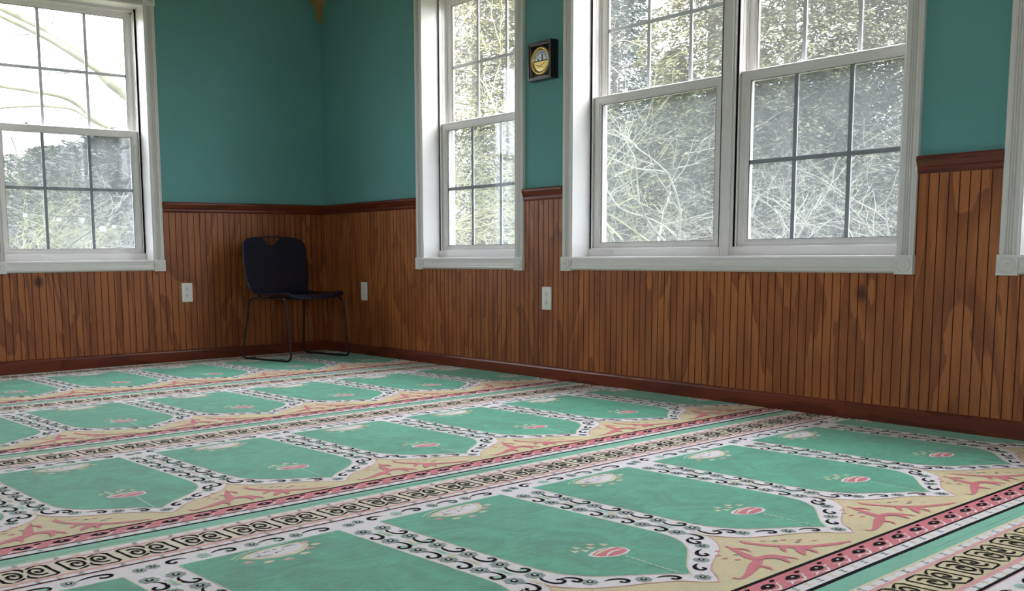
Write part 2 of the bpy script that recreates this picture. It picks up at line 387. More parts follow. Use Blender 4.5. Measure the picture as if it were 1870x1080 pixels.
# ================================================================= WINDOWS
def fluted(w):
    """casing section across its width: (offset, thickness)"""
    p = [(0, 0), (0, .016), (.004, .019), (.008, .016), (.013, .013), (.016, .0165)]
    n = 3
    for i in range(n):
        c = w*(.36+.14*i); p += [(c-.0035, .0165), (c-.0020, .0095), (c+.0020, .0095), (c+.0035, .0165)]
    p += [(w-.016, .0165), (w-.013, .013), (w-.008, .016), (w-.004, .020), (w, .017), (w, 0)]
    return p
def make_window(name, s0, s1, place_loc, rz, label, units, grids, cols, detail=True):
    """local coords: x along wall, y outward, z up. units: [(u0,u1)] ; grids: per unit (upper, lower) ; cols: per unit muntin x"""
    root = empty(name, place_loc, rz); tag(root, label, None, None, 'structure')
    P = lambda s, d, z: (s, d, z)
    # casing
    mb = MB(); fl = fluted(CW_)
    mb.extrude([(p, -t) for p, t in fl], OZ0-.002, OZ1, lambda t, p, q: (s0-CW_+p, q, t))
    mb.extrude([(p, -t) for p, t in fl], OZ0-.002, OZ1, lambda t, p, q: (s1+CW_-p, q, t))
    mb.extrude([(p, -t) for p, t in fl], s0, s1, lambda t, p, q: (t, q, OZ1+CW_-p))
    mb.build('casing', M_WHITE, root)
    mb = MB()   # apron below the ledge
    ap = [(OZ0-.002, 0), (OZ0-.002, -.016), (OZ0-.008, -.021), (OZ0-.016, -.018), (OZ0-.030, -.016), (OZ0-.040, -.017), (OZ0-.046, -.022), (OZ0-.052, -.024), (OZ0-.058, -.021), (OZ0-.064, -.012), (OZ0-.064, 0)]
    mb.extrude(ap, s0+.004, s1-.004, lambda t, p, q: (t, q, p)); mb.build('apron', M_WHITE, root)
    # corner blocks
    b = .069
    for (x0, z0) in ((s0-CW_-.003, OZ0-.0675), (s1+CW_+.003-b, OZ0-.0675), (s0-CW_-.003, OZ1-.002), (s1+CW_+.003-b, OZ1-.002)):
        mb = MB(); mb.cbox(x0, x0+b, -.025, 0, z0, z0+b, .0018)
        cx, cz = x0+b/2, z0+b/2
        pf_ = [(.0285, -.0248), (.0280, -.0285), (.0255, -.0300), (.0230, -.0285), (.0215, -.0245), (.0200, -.0275), (.0165, -.0290), (.0130, -.0265), (.0105, -.0240), (.0085, -.0265), (.0065, -.0305), (.0030, -.0320), (.0004, -.0323)]
        mb.lathe(pf_, 28, lambda x, y, h: (cx+x, h, cz+y)); mb.build('corner_block', M_WHITE, root)
    # jamb boards
    mb = MB(); J = .014
    mb.box(s0, s0+.0045, -.014, .105, OZ0, OZ1); mb.box(s1-.0045, s1, -.014, .105, OZ0, OZ1)
    mb.box(s0+.0045, s1-.0045, -.014, .105, OZ1-.0045, OZ1)
    mb.extrude([(-.0145, OZ0-.020), (-.0145, OZ0-.003), (-.012, OZ0), (.108, OZ0+.002), (.108, OZ0-.020)], s0+.0045, s1-.0045, lambda t, p, q: (t, p, q))
    mb.build('jamb', M_WHITE, root)
    for ui, (u0, u1) in enumerate(units):
        fz0, fz1 = OZ0+.002, OZ1-.0045
        # master frame with tracks
        mb = MB()
        for sgn, e in ((1, u0), (-1, u1)):
            mb.box(e, e+sgn*.010, .105, .205, fz0, fz1); mb.box(e, e+sgn*.016, .153, .160, fz0, fz1)
            mb.box(e, e+sgn*.016, .193, .205, fz0, fz1); mb.box(e, e+sgn*.0135, .105, .1125, fz0, fz1)
            mb.box(e+sgn*.010, e+sgn*.0125, .128, .131, fz0, fz1)
        mb.box(u0, u1, .105, .205, fz1-.012, fz1); mb.box(u0, u1, .105, .1125, fz1-.020, fz1-.010); mb.box(u0, u1, .153, .160, fz1-.026, fz1-.01)
        mb.extrude([(.100, fz0-.002), (.100, fz0+.034), (.104, fz0+.039), (.116, fz0+.041), (.118, fz0+.036), (.205, fz0+.020), (.205, fz0-.002)], u0, u1, lambda t, p, q: (t, p, q))
        fr = mb.build('frame', M_VINYL, root)
        # sashes
        def sash(nm, d0, z0, z1, a0, a1, stile, bot, top, grid, cx, pane_mat, lower):
            mb = MB(); th = .030; d1 = d0+th
            iz0, iz1 = z0+bot, z1-top; i0, i1 = a0+stile, a1-stile
            st = .006
            # outer ring
            def ring(o0, o1, oz0, oz1, n0, n1, nz0, nz1, e0, e1):
                mb.box(o0, n0, e0, e1, oz0, oz1); mb.box(n1, o1, e0, e1, oz0, oz1)
                mb.box(n0, n1, e0, e1, oz0, nz0); mb.box(n0, n1, e0, e1, nz1, oz1)
            ring(a0, a1, z0, z1, i0-2*st, i1+2*st, iz0-2*st, iz1+2*st, d0, d1)
            ring(i0-2*st, i1+2*st, iz0-2*st, iz1+2*st, i0-st, i1+st, iz0-st, iz1+st, d0+.004, d1-.003)
            ring(i0-st, i1+st, iz0-st, iz1+st, i0, i1, iz0, iz1, d0+.009, d1-.006)
            if lower:  # moulded lip on the meeting rail and finger lift
                mb.extrude([(d0-.006, z1-.007), (d0-.006, z1-.001), (d0, z1+.002), (d0+.01, z1+.002), (d0+.01, z1-.007)], a0, a1, lambda t, p, q: (t, p, q))
                mb.extrude([(d0-.007, z0+.010), (d0-.005, z0+.014), (d0+.002, z0+.015), (d0+.002, z0+.007)], a0+.05, a1-.05, lambda t, p, q: (t, p, q))
            so = mb.build(nm, M_VINYL, root)
            g = MB(); g.box(i0-.004, i1+.004, d0+.0125, d0+.0135, iz0-.004, iz1+.004)
            g.box(i0-.004, i1+.004, d0+.0225, d0+.0235, iz0-.004, iz1+.004)
            g.build('pane', pane_mat, so)
            k = MB(); w = .0015
            for (q0, q1, w0, w1) in ((i0, i1, iz0, iz0+w), (i0, i1, iz1-w, iz1), (i0, i0+w, iz0, iz1), (i1-w, i1, iz0, iz1)):
                k.box(q0, q1, d0+.0085, d0+.0125, w0, w1)
            k.build('gasket', M_GASKET, so)
            if grid:
                mz = (iz0+iz1)/2 if grid == 1 else grid
                g = MB()
                for c in cx: g.box(c-.009, c+.009, d0+.0155, d0+.0205, iz0, iz1)
                g.box(i0, i1, d0+.0150, d0+.0210, mz-.009, mz+.009)
                g.build('muntin_grille', M_GRILLE, so)
            return so
        gu, gl = grids[ui]
        lo = sash('lower_sash', .120, .650, 1.387, u0+.0135, u1-.0135, .042, .037, .040, gl, cols[ui], M_PANE2, True)
        upm = [c+ (.022 if rz == 0 else -.0) for c in cols[ui]]
        sash('upper_sash', .161, 1.352, fz1-.012, u0+.0135, u1-.0135, .038, .030, .036, gu, upm, M_PANE, False)
        if detail:
            for f in (.22, .80):
                x = u0+(u1-u0)*f
                mb = MB(); mb.cbox(x-.024, x+.024, .124, .150, 1.387, 1.3935, .001); mb.cbox(x-.010, x+.012, .130, .146, 1.392, 1.401, .002)
                mb.tube([(x+.004, .138, 1.4), (x+.018, .132, 1.404), (x+.030, .128, 1.402)], [.004, .003, .0045], 8)
                mb.build('sash_lock', M_VINYL, lo)
    # mullions between units
    for (a, b_) in zip(units[:-1], units[1:]):
        mb = MB(); m0, m1 = a[1], b_[0]
        mb.box(m0, m1, .10, .205, OZ0+.002, OZ1-.0045)
        mb.cbox(m0+.012, m1-.012, .090, .102, OZ0+.002, OZ1-.0045, .002)
        mb.box(m0+.002, m0+.005, .096, .101, OZ0+.002, OZ1-.0045); mb.box(m1-.005, m1-.002, .096, .101, OZ0+.002, OZ1-.0045)
        mb.build('mullion', M_VINYL, root)
    # outside trim
    mb = MB()
    for (a, b_, c, d) in ((s0-.09, s0+.004, OZ0-.05, OZ1+.09), (s1-.004, s1+.09, OZ0-.05, OZ1+.09), (s0, s1, OZ1, OZ1+.09), (s0, s1, OZ0-.06, OZ0)):
        mb.box(a, b_, TH, TH+.022, c, d)
    mb.build('outside_trim', M_WHITE, root)
    return root

make_window('window_1', -2.055, -1.199, (0, 0, 0), 0, 'white double hung window on the back wall with grille in both sashes',
            [(-2.0505, -1.2035)], [(1, 1.035)], [(-1.775, -1.508)])
R90 = -PI/2
make_window('window_2', 1.139, 1.960, (0, 0, 0), R90, 'narrow white double hung window on the right wall nearest the corner',
            [(1.1435, 1.9555)], [(1.705, 1.012)], [(1.420, 1.668)])
make_window('window_3', 2.380, 4.068, (0, 0, 0), R90, 'wide white twin double hung window, left lower sash without grille',
            [(2.3845, 3.182), (3.250, 4.0635)], [(1.700, 0), (1.700, 1.011)], [(2.690, 2.938), (3.522, 3.768)])
make_window('window_4', 4.492, 5.332, (0, 0, 0), R90, 'white window at the right edge with only its casing in view',
            [(4.4965, 5.3275)], [(1.705, 1.012)], [(4.79, 5.04)])
make_window('window_5', 6.30, 7.13, (0, 0, 0), R90, 'white window of the right wall beyond the view', [(6.3045, 7.1255)], [(1.705, 1.012)], [(6.59, 6.84)], False)
for i, (a, b) in enumerate(LEFT_OPEN):
    w = .0045; us = [(a+w, b-w)] if b-a < 1.2 else [(a+w, (a+b)/2-.034), ((a+b)/2+.034, b-w)]
    # mirror: local x runs with +y on this wall
    make_window('window_%d' % (6+i), -b, -a, (XL, 0, 0), PI/2, 'white window of the left wall', [(-q, -p) for p, q in us][::-1], [(1, 1)]*len(us),
                [(-q+(q-p)*.36, -q+(q-p)*.64) for p, q in us][::-1], False)
for i, (a, b) in enumerate(FRONT_OPEN):
    make_window('window_%d' % (9+i), -b, -a, (0, YF, 0), PI, 'white window of the near wall', [(-b+.0045, -a-.0045)], [(1, 1)], [(-b+(b-a)*.36, -b+(b-a)*.64)], False)

# ================================================================= CARPET
def smooth(pts, n=4):
    """Catmull-Rom through (x,y,w)"""
    P = [pts[0]]+list(pts)+[pts[-1]]; out = []
    for i in range(1, len(P)-2):
        a, b, c, d = P[i-1], P[i], P[i+1], P[i+2]
        for k in range(n):
            t = k/n; out.append(tuple(.5*(2*b[j]+(c[j]-a[j])*t+(2*a[j]-5*b[j]+4*c[j]-d[j])*t*t+(3*b[j]-a[j]-3*c[j]+d[j])*t**3) for j in range(3)))
    out.append(pts[-1]); return out
class Art:
    """flat tufted pattern: polygons (u,v) with a yarn colour and a pile layer"""
    def __init__(s): s.v = []; s.f = []; s.c = []
    def poly(s, pts, col, lay):
        lay += .05*(len(s.f) % 14); o = len(s.v); s.v += [(p[0], p[1], lay) for p in pts]; s.f.append(tuple(range(o, o+len(pts)))); s.c.append(col)
    def rect(s, u0, u1, v0, v1, col, lay):
        o = len(s.v); s.v += [(u0, v0, lay), (u1, v0, lay), (u1, v1, lay), (u0, v1, lay)]; s.f.append((o, o+1, o+2, o+3)); s.c.append(col)
    def stroke(s, pts, col, lay, n=4, sm=True):
        q = smooth(pts, n) if sm else pts; L = []; R = []
        for i, p in enumerate(q):
            a = q[max(i-1, 0)]; b = q[min(i+1, len(q)-1)]; dx, dy = b[0]-a[0], b[1]-a[1]; l = math.hypot(dx, dy) or 1
            nx, ny = -dy/l*p[2]/2, dx/l*p[2]/2; L.append((p[0]+nx, p[1]+ny)); R.append((p[0]-nx, p[1]-ny))
        lay += .05*(len(s.f) % 11); g = .012; o = len(s.v); s.v += [(x, y, lay+g*i) for i, (x, y) in enumerate(L)]+[(x, y, lay+g*i) for i, (x, y) in enumerate(R)]; m = len(q)
        for i in range(m-1): s.f.append((o+i, o+m+i, o+m+i+1, o+i+1)); s.c.append(col)
    def disc(s, u, v, ru, rv, col, lay, n=10, lob=0, la=0, rot=0):
        s.poly([(u+ru*(1+lob*math.cos(la*a))*math.cos(a+rot), v+rv*(1+lob*math.cos(la*a))*math.sin(a+rot)) for a in [2*PI*i/n for i in range(n)]], col, lay)
    def hook(s, u, v, au, av, side, L=.050, sc_=1.0, col=I_B, fill=None):
        """cane shaped hook: starts at (u,v), runs along unit (au,av), curls to 'side'"""
        bu, bv = -av*side, au*side
        T = lambda a, b, w: (u+au*a*L/.05+bu*b*sc_, v+av*a*L/.05+bv*b*sc_, w)
        if fill is not None: s.poly([T(.028, -.004, 0)[:2], T(.044, -.004, 0)[:2], T(.046, .010, 0)[:2], T(.030, .012, 0)[:2]], fill, 2.6)
        s.stroke([T(-.004, -.003, .002), T(.010, -.011, .0060), T(.028, -.013, .0085), T(.043, -.008, .0095), T(.049, .002, .0090), T(.043, .012, .0080), T(.033, .012, .0075), T(.029, .005, .0085)], col, 3, 3)
    def flower(s, u, v, r=.0185, pale=False):
        s.disc(u, v, r, r, I_GR if not pale else I_GP, 3, 24, .13, 8)
        s.disc(u, v, r*.42, r*.42, I_B if not pale else I_GR, 4, 8); s.disc(u, v, r*.2, r*.2, I_W, 5, 6)

P_, Q_ = 1.24, .527
mat = Art()     # one prayer niche, centred on u = 0, back edge of its field at v = 0
HF = .203
side = [(HF, 0), (HF, -.25), (HF, -.46), (.200, -.53), (.190, -.572), (.172, -.604), (.145, -.636), (.110, -.662), (.070, -.690), (.032, -.718), (0, -.750)]
field = side+[(-x, y) for x, y in side[::-1][1:]]
outer = [(.2635, -.585), (.2600, -.612), (.238, -.648), (.205, -.680), (.160, -.705), (.105, -.730), (.050, -.765), (0, -.818)]
ol = outer+[(-x, y) for x, y in outer[::-1][1:]]
mat.rect(-Q_/2, Q_/2, -.862, -.585, I_Y, 1)
mat.poly([(Q_/2, .068), (Q_/2, -.586)]+ol+[(-Q_/2, -.586), (-Q_/2, .068)], I_W, 2)
# note: concave outline is split so it triangulates cleanly
mat.stroke([(x, y, .0026) for x, y in ol], I_PL, 3, 2)
fo = [(x*1.018, y) for x, y in side]
mat.stroke([(x+.0015, y-.0015*(y < -.5), .0035) for x, y in side], I_C, 3, 2); mat.stroke([(-x-.0015, y-.0015*(y < -.5), .0035) for x, y in side], I_C, 3, 2)
mat.stroke([(-HF, .002, .005), (HF, .002, .005)], I_GP, 3, 1, False)
mat.poly(field, I_G, 4)
# side borders: flower and hook running down both long sides
for sg in (1, -1):
    for i in range(6):
        v = .002-.098*i-.045*0
        fv = -.052-.0985*i
        if fv > -.60:
            mat.flower(sg*.2350, fv, .0205); mat.stroke([(sg*.258, fv-.018, .002), (sg*.2615, fv-.045, .007), (sg*.258, fv-.070, .002)], I_C if i % 2 else I_GP, 3, 2)
            mat.hook(sg*.2310, fv-.018, 0, -1, sg*-1 if sg > 0 else 1, .054, 1.25, fill=I_GP if i % 3 == 1 else None)
    mat.disc(sg*.255, -.10, .006, .010, I_C, 3, 6); mat.disc(sg*.257, -.33, .006, .012, I_C, 3, 6); mat.disc(sg*.256, -.21, .005, .010, I_GP, 3, 6)
    # niche border
    for (x, y, a) in ((.186, -.648, 0), (.096, -.708, 0)):
        mat.flower(sg*x, y, .0165)
    mat.hook(sg*.214, -.598, sg*-.62, -.78, sg, .040, .9); mat.hook(sg*.160, -.668, sg*-.86, -.5, sg, .045, .9)
    mat.hook(sg*.068, -.724, sg*-.80, -.6, sg, .042, .8)
mat.flower(0, -.780, .0165)
mat.stroke([(0, -.752, .001), (-.006, -.770, .0014)], I_PL, 3, 1, False)
# back border
mat.flower(-.2635+.016, .030, .015); mat.flower(.2635-.016, .022, .015)
mat.hook(-.172, .034, -1, 0, 1, .042, .9); mat.flower(-.130, .032, .015, True)
mat.hook(-.106, .033, 1, 0, -1, .052, .9, fill=I_GP); mat.flower(-.010, .033, .0155)
mat.hook(.012, .033, 1, 0, -1, .056, .9, fill=I_GP); mat.flower(.105, .034, .0155)
mat.hook(.128, .034, 1, 0, -1, .066, .9)
# medallion with petals near the back edge
mat.poly([(-.088, -.048), (-.060, -.030), (-.020, -.020), (.030, -.016), (.074, -.018), (.090, -.030), (.085, -.052), (.060, -.078), (.028, -.094), (-.020, -.094), (-.055, -.080)], I_C, 5)
mat.poly([(-.070, -.048), (-.030, -.032), (.030, -.026), (.070, -.028), (.074, -.046), (.050, -.070), (.020, -.083), (-.022, -.083), (-.050, -.068)], I_W, 6)
for a in range(9):
    x = -.014+.028*math.cos(a*.7); y = -.052+.014*math.sin(a*.7); mat.stroke([(x, y, .002), (x+.007*math.cos(a*1.9), y+.007*math.sin(a*1.9), .003), (x+.010*math.cos(a*1.9+.8), y+.008*math.sin(a*1.9+.8), .0015)], I_B if a % 2 else I_GR, 7, 2)
mat.stroke([(.024, -.036, .003), (.045, -.032, .006), (.060, -.038, .003)], I_GR, 7, 3); mat.stroke([(-.028, -.066, .003), (-.048, -.062, .006), (-.052, -.052, .003)], I_GR, 7, 3)
mat.stroke([(-.105, -.040, .004), (-.060, -.016, .006), (.010, -.008, .006), (.060, -.006, .004)], I_GP, 5, 3)
mat.stroke([(-.100, -.052, .002), (-.060, -.024, .003), (-.02, -.016, .002)], I_Y, 6, 3)
for i, (x, y) in enumerate(((-.086, -.082), (-.052, -.106), (-.010, -.118), (.040, -.104), (.068, -.080), (.096, -.060), (.086, -.030))):
    c = I_PL if i % 2 == 0 else I_C
    mat.poly([(x-.013, y+.003), (x-.003, y+.008), (x+.010, y+.005), (x+.013, y-.003), (x+.002, y-.006), (x-.009, y-.004)], c, 5)
    if c == I_PL: mat.poly([(x-.006, y+.005), (x+.004, y+.006), (x+.002, y), (x-.006, y)], I_C, 6)
# cypress / tulip
mat.poly([(-.058, -.532), (-.040, -.522), (-.005, -.515), (.028, -.520), (.044, -.532), (.047, -.548), (.040, -.566), (.016, -.576), (-.016, -.576), (-.044, -.562), (-.058, -.546)], I_W, 5)
mat.poly([(-.050, -.535), (-.020, -.523), (.016, -.522), (.038, -.533), (.041, -.548), (.034, -.562), (.010, -.570), (-.018, -.569), (-.042, -.556)], I_P, 6)
mat.stroke([(-.046, -.540, .003), (-.01, -.530, .008), (.030, -.530, .003)], I_C, 7, 3); mat.stroke([(-.034, -.562, .002), (0, -.547, .007), (.036, -.548, .003)], I_W, 7, 3)
for (x, y) in ((-.052, -.492), (-.030, -.476), (-.006, -.494), (.012, -.478), (.034, -.497), (-.030, -.502)):
    mat.poly([(x-.005, y+.012), (x+.009, y-.005), (x-.010, y-.008)], I_C, 5)
mat.stroke([((-.002 if i % 2 else .003)-.0008*i, -.585-.0085*i, .0058) for i in range(19)], I_GP, 5, 2)
# pink birds in the spandrels (right half belongs to this niche, left half to the next one): placed about u = +Q/2
def S(l, dw=1.35): return [(Q_/2+x, y, w*dw) for x, y, w in l]
for off in (0,):
    mat.stroke(S([(-.042, -.684, .003), (-.050, -.705, .008), (-.064, -.733, .012), (-.078, -.765, .017), (-.084, -.788, .015), (-.118, -.803, .018), (-.152, -.818, .014), (-.190, -.832, .008), (-.216, -.836, .005), (-.222, -.822, .004)]), I_P, 3, 4)
    mat.stroke(S([(-.084, -.786, .008), (-.058, -.786, .014), (-.036, -.800, .020), (-.038, -.818, .012), (-.050, -.843, .003)]), I_P, 4, 4)
    mat.stroke(S([(-.036, -.800, .012), (-.018, -.818, .008), (-.014, -.842, .003)]), I_P, 3, 3)
    mat.stroke(S([(-.118, -.808, .008), (-.112, -.828, .007), (-.120, -.846, .002)]), I_P, 4, 3)
    mat.stroke(S([(-.050, -.705, .003), (-.036, -.722, .007), (-.040, -.745, .002)]), I_P, 4, 3)
    mat.stroke(S([(.018, -.682, .004), (.012, -.700, .010), (.024, -.735, .010), (.045, -.768, .012), (.068, -.796, .016), (.100, -.815, .011), (.150, -.836, .010), (.192, -.846, .004)]), I_P, 3, 4)
    mat.stroke(S([(.068, -.800, .010), (.046, -.812, .016), (.022, -.836, .004)]), I_P, 4, 3); mat.stroke(S([(.064, -.800, .010), (.066, -.825, .010), (.056, -.848, .003)]), I_P, 4, 3)
    mat.stroke(S([(.045, -.770, .010), (.022, -.786, .008), (.012, -.798, .002)]), I_P, 4, 3)
    for (x, y, c) in ((-.088, -.694, I_P), (-.115, -.712, I_P), (-.122, -.735, I_P), (-.112, -.758, I_P), (-.082, -.735, I_GR), (.052, -.716, I_PL), (.072, -.735, I_GR), (.092, -.742, I_P), (.118, -.765, I_P), (.100, -.772, I_GR), (.140, -.790, I_PL)):
        mat.stroke(S([(x-.007, y+.003, .002), (x, y, .006), (x+.007, y-.003, .002)]), c, 3, 2)
# ---- long bands (repeat per niche width)
band = Art()
H = Q_/2
def wav(v0, v1, c, lay): band.rect(-H, H, v0, v1, c, lay)
wav(-.872, -.862, I_B, 1); wav(-.925, -.872, I_P, 1); wav(-.931, -.925, I_B, 1); wav(-.956, -.931, I_W, 1); wav(-.967, -.956, I_B, 1)
wav(-.994, -.967, I_GL, 1)
# back side bands, v > 0
wav(.229, .2462, I_GL, 1); wav(.222, .229, I_C, 1); wav(.206, .222, I_W, 1); wav(.196, .206, I_PL, 1); wav(.105, .196, 10, 1)
wav(.093, .105, I_PL, 1); wav(.077, .093, I_W, 1); wav(.068, .077, I_B, 1); wav(.0655, .068, I_PL, 3)
n = 6; st = Q_/n
for i in range(n):
    u = -H+st*(i+.5)
    band.poly([(u-.020, -.894), (u-.006, -.888), (u+.012, -.890), (u+.020, -.899), (u+.012, -.908), (u-.008, -.910), (u-.014, -.904), (u-.026, -.902)], I_B, 3)
    band.disc(u-.002, -.899, .005, .003, I_W, 4, 6)
    band.poly([(u+.026, -.884), (u+.036, -.880), (u+.046, -.882), (u+.042, -.888), (u+.030, -.890)], I_B, 3)
    band.stroke([(u-.040, -.922, .003), (u-.026, -.914, .005), (u-.012, -.916, .003), (u+.004, -.922, .006), (u+.020, -.912, .004), (u+.030, -.898, .003), (u+.040, -.900, .002)], I_W, 2, 2)
    band.stroke([(u-.034, -.905, .002), (u-.028, -.912, .003), (u-.02, -.917, .002)], I_W, 2, 2)
def ess(u, v, c, h=.015):
    band.stroke([(u+.008, v+h*.34, .0036), (u-.005, v+h*.40, .0046), (u+.001, v+h*.06, .0050), (u-.001, v-h*.06, .005), (u+.005, v-h*.40, .0046), (u-.008, v-h*.34, .0036)], c, 2, 1, False)
for i in range(12):
    u = -H+Q_/12*(i+.5); c = I_GR if i % 2 else I_C
    for v in (-.9435, .214, .085): ess(u, v, c)
for i in range(4):
    u0 = -H+Q_/4*i; w = Q_/4
    for k, (sg, cu) in enumerate(((1, u0+w*.27), (-1, u0+w*.73))):
        c0 = .1505
        def T(x, y, wd): return (cu+sg*x, c0+sg*y, wd)
        # bracket corner
        band.stroke([T(.026, .042, .002), T(.004, .041, .005), T(-.018, .040, .006), T(-.025, .034, .008), T(-.022, .0, .006), T(-.021, -.030, .009), T(-.010, -.042, .003)], I_B, 2, 1, False)
        # spiral
        sp = []
        for j in range(15):
            a = 2.2-j*.62; r = .0255-.00148*j; sp.append(T(.004+r*.80*math.cos(a), r*1.18*math.sin(a)-.003, .0066 if j < 12 else .0078))
        band.stroke(sp, I_B, 3, 2)
        band.stroke([T(.030, .012, .002), T(.032, .026, .007), T(.026, .036, .008), T(.018, .040, .002)], I_B, 3, 2)
        band.stroke([T(.020, -.028, .007), T(.006, -.036, .005), T(-.008, -.040, .002)], I_B, 3, 2)

def bisect_clip(me):
    b = bmesh.new(); b.from_mesh(me)
    for co, no in (((-.0145, 0, 0), (1, 0, 0)), ((0, -.0145, 0), (0, 1, 0)), ((XL+.0145, 0, 0), (-1, 0, 0)), ((0, YF+.0145, 0), (0, -1, 0))):
        bmesh.ops.bisect_plane(b, geom=b.verts[:]+b.edges[:]+b.faces[:], dist=1e-5, plane_co=co, plane_no=no, clear_outer=True)
    b.to_mesh(me); b.free()

def carpet_strip(O, phi, i0, i1, bend, label, sF=.956, sB=1.068, vmin=-.994, vmax=.2462, yellow=False):
    """O = back right corner of the field of niche 0; niches i0..i1 ; bend(u) lateral wander"""
    c, s = math.cos(phi), math.sin(phi)
    V = []; F = []; MI = []
    def world(u, v, z):
        v *= sF if v < 0 else sB
        v += bend(u) + .0012*math.sin(u*23+v*9); u += .0010*math.sin(v*31)
        return (O[0]+u*c-v*s, O[1]+u*s+v*c, z)
    def put(art, du, clipv=None):
        o = len(V)
        for (u, v, lay) in art.v: V.append(world(u+du, max(vmin, min(vmax, v)), .00045*lay))
        for f, m in zip(art.f, art.c):
            vv = [art.v[i][1] for i in f]
            if min(vv) > vmax-1e-6 or max(vv) < vmin+1e-6: continue
            F.append(tuple(i+o for i in f)); MI.append(m)
    for i in range(i0, i1+1):
        du = i*Q_-HF
        put(mat, du); put(band, du)
    # slab with its backing, cut in short lengths so that it follows the wander
    ua, ub = i0*Q_-HF-Q_/2, i1*Q_-HF+Q_/2; m = (i1-i0+1)*4
    for k in range(m):
        a = ua+(ub-ua)*k/m; b = ua+(ub-ua)*(k+1)/m; o = len(V)
        V += [world(a, vmin, 0), world(b, vmin, 0), world(b, vmax, 0), world(a, vmax, 0), world(a, vmin, -.0195), world(b, vmin, -.0195), world(b, vmax, -.0195), world(a, vmax, -.0195)]
        F += [(o, o+1, o+2, o+3), (o+4, o+7, o+6, o+5), (o, o+4, o+5, o+1), (o+2, o+6, o+7, o+3)]; MI += [I_C]*4
    me = bpy.data.meshes.new('prayer_carpet_strip'); me.from_pydata(V, [], F)
    for x in CARMATS+[CY_ if yellow else CSC]: me.materials.append(x)
    me.polygons.foreach_set('material_index', MI); me.update()
    bisect_clip(me)
    o = bpy.data.objects.new('prayer_carpet_strip', me); COL.objects.link(o)
    return tag(o, label, 'carpet', 'strips of green prayer carpet laid side by side')

PHI = .069
nb = (-math.sin(PHI), math.cos(PHI))
def bend0(u): return .004*math.sin(u*2.1+.6)
def org(O, d): return (O[0]-nb[0]*d, O[1]-nb[1]*d)
O2 = (-.974, -1.545); O0 = (-1.861, -4.046); O1 = (-1.421, -2.800)
carpet_strip(org(O2, -1.2135), PHI, -11, 2, bend0, 'green prayer carpet strip running along the back wall under the chair')
carpet_strip(O2, PHI, -11, 2, bend0, 'green prayer carpet strip second from the back wall, ending near the narrow window')
carpet_strip(O1, PHI, -10, 3, bend0, 'green prayer carpet strip third from the back wall, ending under the twin window')
carpet_strip(O0, PHI, -9, 4, bend0, 'green prayer carpet strip in the foreground with the largest full niches', 1.0)
carpet_strip(org(O0, 1.2570), PHI, -9, 4, bend0, 'green prayer carpet strip at the bottom right corner of the view', yellow=True)
carpet_strip(org(O0, 2.4705), PHI, -9, 4, bend0, 'green prayer carpet strip nearest the viewer, in front of the bottom right one')

# ================================================================= OUTLETS
def outlet(s, z, place, rz, label):
    root = empty('wall_outlet', (*place(s, 0, 0)[:2], z), rz); tag(root, label, 'outlet', 'white duplex outlets on the beadboard')
    mb = MB(); b = bmesh.new(); bmesh.ops.create_cube(b, size=1)
    for v in b.verts: v.co = Vector((v.co.x*.070, -.0095+v.co.y*.006, v.co.z*.116))
    bmesh.ops.bevel(b, geom=[e for e in b.edges], offset=.0024, segments=3, affect='EDGES'); mb.frombm(b)
    mb.build('cover_plate', M_PLATE, root)
    for sz in (.0205, -.0205):
        mb = MB(); n = 20; V = []
        for dy in (-.0142, -.0120):
            for i in range(n):
                a = 2*PI*i/n; V.append((max(-.0135, min(.0135, .0168*math.cos(a))), dy, sz+.0142*math.sin(a)))
        mb.add(V, [tuple(range(n)), tuple(range(n, 2*n))[::-1]]+[(i, (i+1) % n, n+(i+1) % n, n+i) for i in range(n)])
        rec = mb.build('receptacle', M_PLATE, root)
        mb = MB(); mb.box(-.0072, -.0048, -.0147, -.0138, sz-.001, sz+.0075); mb.box(.0048, .0070, -.0147, -.0138, sz, sz+.0068)
        mb.lathe([(.0026, -.0147), (.0026, -.0138)], 10, lambda x, y, h: (x, h, sz-.0068+y)); mb.build('socket_slots', M_DARK, rec)
    mb = MB(); mb.lathe([(.0030, -.0124), (.0026, -.0136), (.0008, -.0140)], 12, lambda x, y, h: (x, h, y)); mb.build('screw', M_METAL, root)
outlet(-.997, .416, pb, 0, 'white duplex outlet on the back wall left of the navy chair')
outlet(.487, .407, pr, R90, 'white duplex outlet on the right wall between the chair and the narrow window')
outlet(2.199, .410, pr, R90, 'white duplex outlet below the framed dial between the two right windows')

